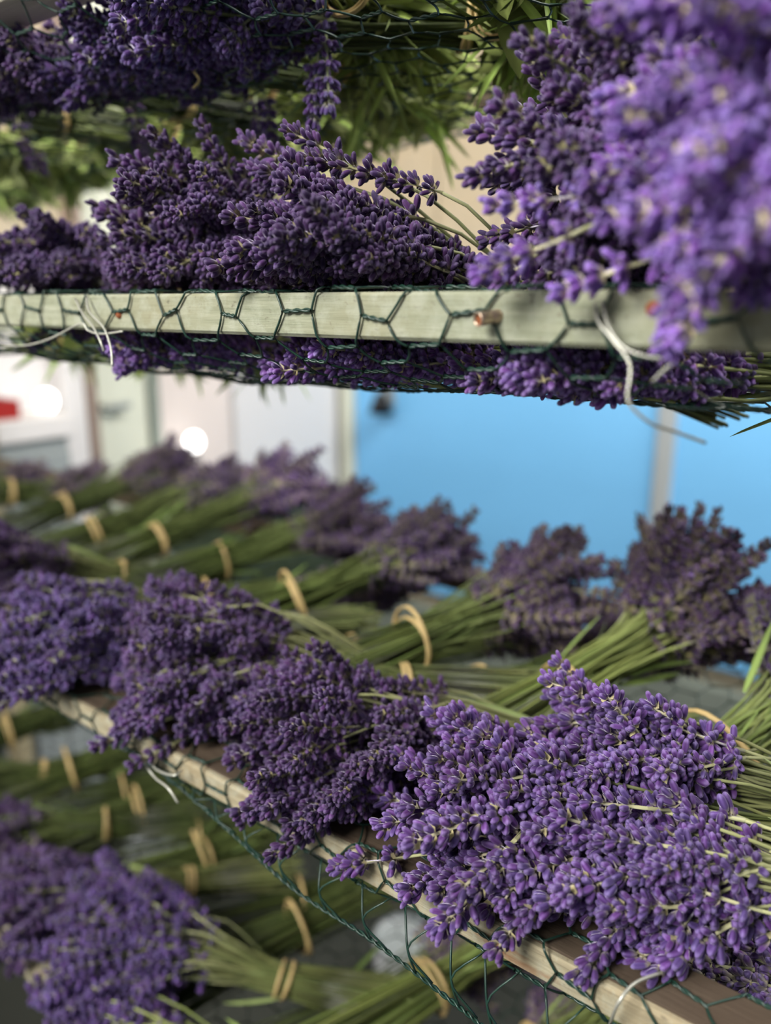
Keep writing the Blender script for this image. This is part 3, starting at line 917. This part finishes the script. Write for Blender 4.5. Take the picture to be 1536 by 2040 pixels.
# ------------------------------------------------------------------ odds and ends
def twine(label, pts, r=.0009):
    mb = MB()
    P = smooth_path(pts, 8)
    tube(mb, [p - P[0] for p in P], r, 5)
    o = link('twine', mb.mesh('twine', M_TWINE))
    o.location = P[0]
    tag(o, label, 'twine')
twine('curl of pale twine dangling among the topmost lavender', [(-.425, .075, 1.400), (-.425, .074, 1.392), (-.420, .07, 1.388), (-.424, .07, 1.382), (-.421, .071, 1.376), (-.426, .07, 1.372)])

def lathe(name, mat, prof, n=20, parent=None, loc=None):
    mb = MB()
    vs, fs = [], []
    for r, z in prof:
        for k in range(n):
            a = 2 * math.pi * k / n
            vs.append((r * math.cos(a), r * math.sin(a), z))
    for i in range(len(prof) - 1):
        for k in range(n):
            a, b = i * n + k, i * n + (k + 1) % n
            fs.append((a, b, b + n, a + n))
    fs.append(tuple(range(n - 1, -1, -1)))
    mb.add(vs, fs)
    o = link(name, mb.mesh(name, mat), parent)
    if loc: o.location = loc
    return o

cab = empty('storage_cabinet', (-1.765, 0.56, 0.0))
tag(cab, 'grey cabinet with a white top at the left edge behind the trays', 'cabinet')
link('body', box_mesh('body', -.10, .08, -.025, .14, 0.0, .95, M_STEEL, .006), cab)
link('worktop', box_mesh('worktop', -.105, .095, -.03, .15, .95, 1.0, M_WHITE, .004), cab)
for yy in (-.02, .058):
    dr = link('door', box_mesh('door', .08, .092, yy, yy + .076, .05, .92, M_STEEL, .003), cab)
    mb = MB(); tube(mb, [(.092, yy + .06, .5), (.105, yy + .06, .5), (.105, yy + .06, .6), (.092, yy + .06, .6)], .004, 6)
    link('handle', mb.mesh('handle', M_WHITE), dr)
crate = empty('crate', (-1.765, 0.570, 1.0))
tag(crate, 'red plastic crate on the cabinet at the left edge', 'crate')
link('base', box_mesh('base', -.07, .07, -.03, .03, 0, .012, M_RED, .002), crate)
for b in ((-.07, .07, -.03, -.024), (-.07, .07, .024, .03), (-.07, -.062, -.024, .024), (.062, .07, -.024, .024)):
    link('side', box_mesh('side', *b, .012, .04, M_RED, .002), crate)

for i, (p, lb) in enumerate((((-1.80, .72, 1.015), 'lit round bulb on the wall at the far left'), ((-1.80, 1.145, .86), 'lit round bulb on the white wall above the blurred lavender'))):
    b = empty('wall_bulb', p)
    tag(b, lb, 'lamp', 'round wall bulbs')
    g = lathe('bulb', M_BULB, [(.001, .030), (.012, .027), (.021, .018), (.024, .004), (.022, -.008), (.014, -.02), (.010, -.026)], 16, b)
    lathe('socket', M_BLACK, [(.013, -.02), (.013, -.05), (.009, -.055)], 12, b)
    mb = MB(); tube(mb, [(0, 0, -.05), (0, 0, -.065), (-.05, 0, -.07), (-.09, 0, -.07)], .004, 6)
    link('bracket', mb.mesh('bracket', M_BLACK), b)


# white enamel pots standing on the floor behind and under the rack
for (px, py, sc, lb) in ((-1.10, 1.60, 1.0, 'white enamel pot on the floor below the middle of the blue wall'), (-.585, 1.70, .9, 'white enamel pot on the floor below the grey wall batten'),
                         (-1.27, .56, .9, 'white enamel pot on the floor seen through the lowest tray by its bands'), (-.72, .69, .8, 'white enamel pot on the floor under the diagonal rail')):
    b = empty('enamel_pot', (px, py, 0))
    b.scale = (sc, sc, sc)
    tag(b, lb, 'pot', 'white enamel pots on the floor')
    lathe('body', M_POT, [(.045, 0), (.06, .02), (.066, .10), (.064, .16), (.060, .165), (.058, .15), (.055, .02)], 24, b)
    lathe('rim', M_STEEL, [(.060, .160), (.069, .160), (.069, .168), (.058, .168)], 24, b)
    mb = MB(); tube(mb, smooth_path([(.064, 0, .13), (.095, 0, .12), (.095, 0, .08), (.066, 0, .06)], 5), .006, 8)
    link('handle', mb.mesh('handle', M_POT), b)

sk = empty('wall_spotlight', (-1.68, 1.895, .95))
tag(sk, 'small black wall spotlight at the top of the blue wall', 'lamp')
link('plate', box_mesh('plate', -.02, .02, -.012, 0.0, -.05, .05, M_STEEL, .003), sk)
mb = MB(); tube(mb, [(0, -.01, .02), (0, -.05, .02), (0, -.055, -.005)], .006, 8); link('arm', mb.mesh('arm', M_STEEL), sk)
o = lathe('shade', M_BLACK, [(.012, .0), (.022, -.015), (.042, -.07), (.038, -.07), (.018, -.015)], 16, sk, (0, -.055, 0.0))

# spare lavender stems lying loose on the lowest mesh between the bundles
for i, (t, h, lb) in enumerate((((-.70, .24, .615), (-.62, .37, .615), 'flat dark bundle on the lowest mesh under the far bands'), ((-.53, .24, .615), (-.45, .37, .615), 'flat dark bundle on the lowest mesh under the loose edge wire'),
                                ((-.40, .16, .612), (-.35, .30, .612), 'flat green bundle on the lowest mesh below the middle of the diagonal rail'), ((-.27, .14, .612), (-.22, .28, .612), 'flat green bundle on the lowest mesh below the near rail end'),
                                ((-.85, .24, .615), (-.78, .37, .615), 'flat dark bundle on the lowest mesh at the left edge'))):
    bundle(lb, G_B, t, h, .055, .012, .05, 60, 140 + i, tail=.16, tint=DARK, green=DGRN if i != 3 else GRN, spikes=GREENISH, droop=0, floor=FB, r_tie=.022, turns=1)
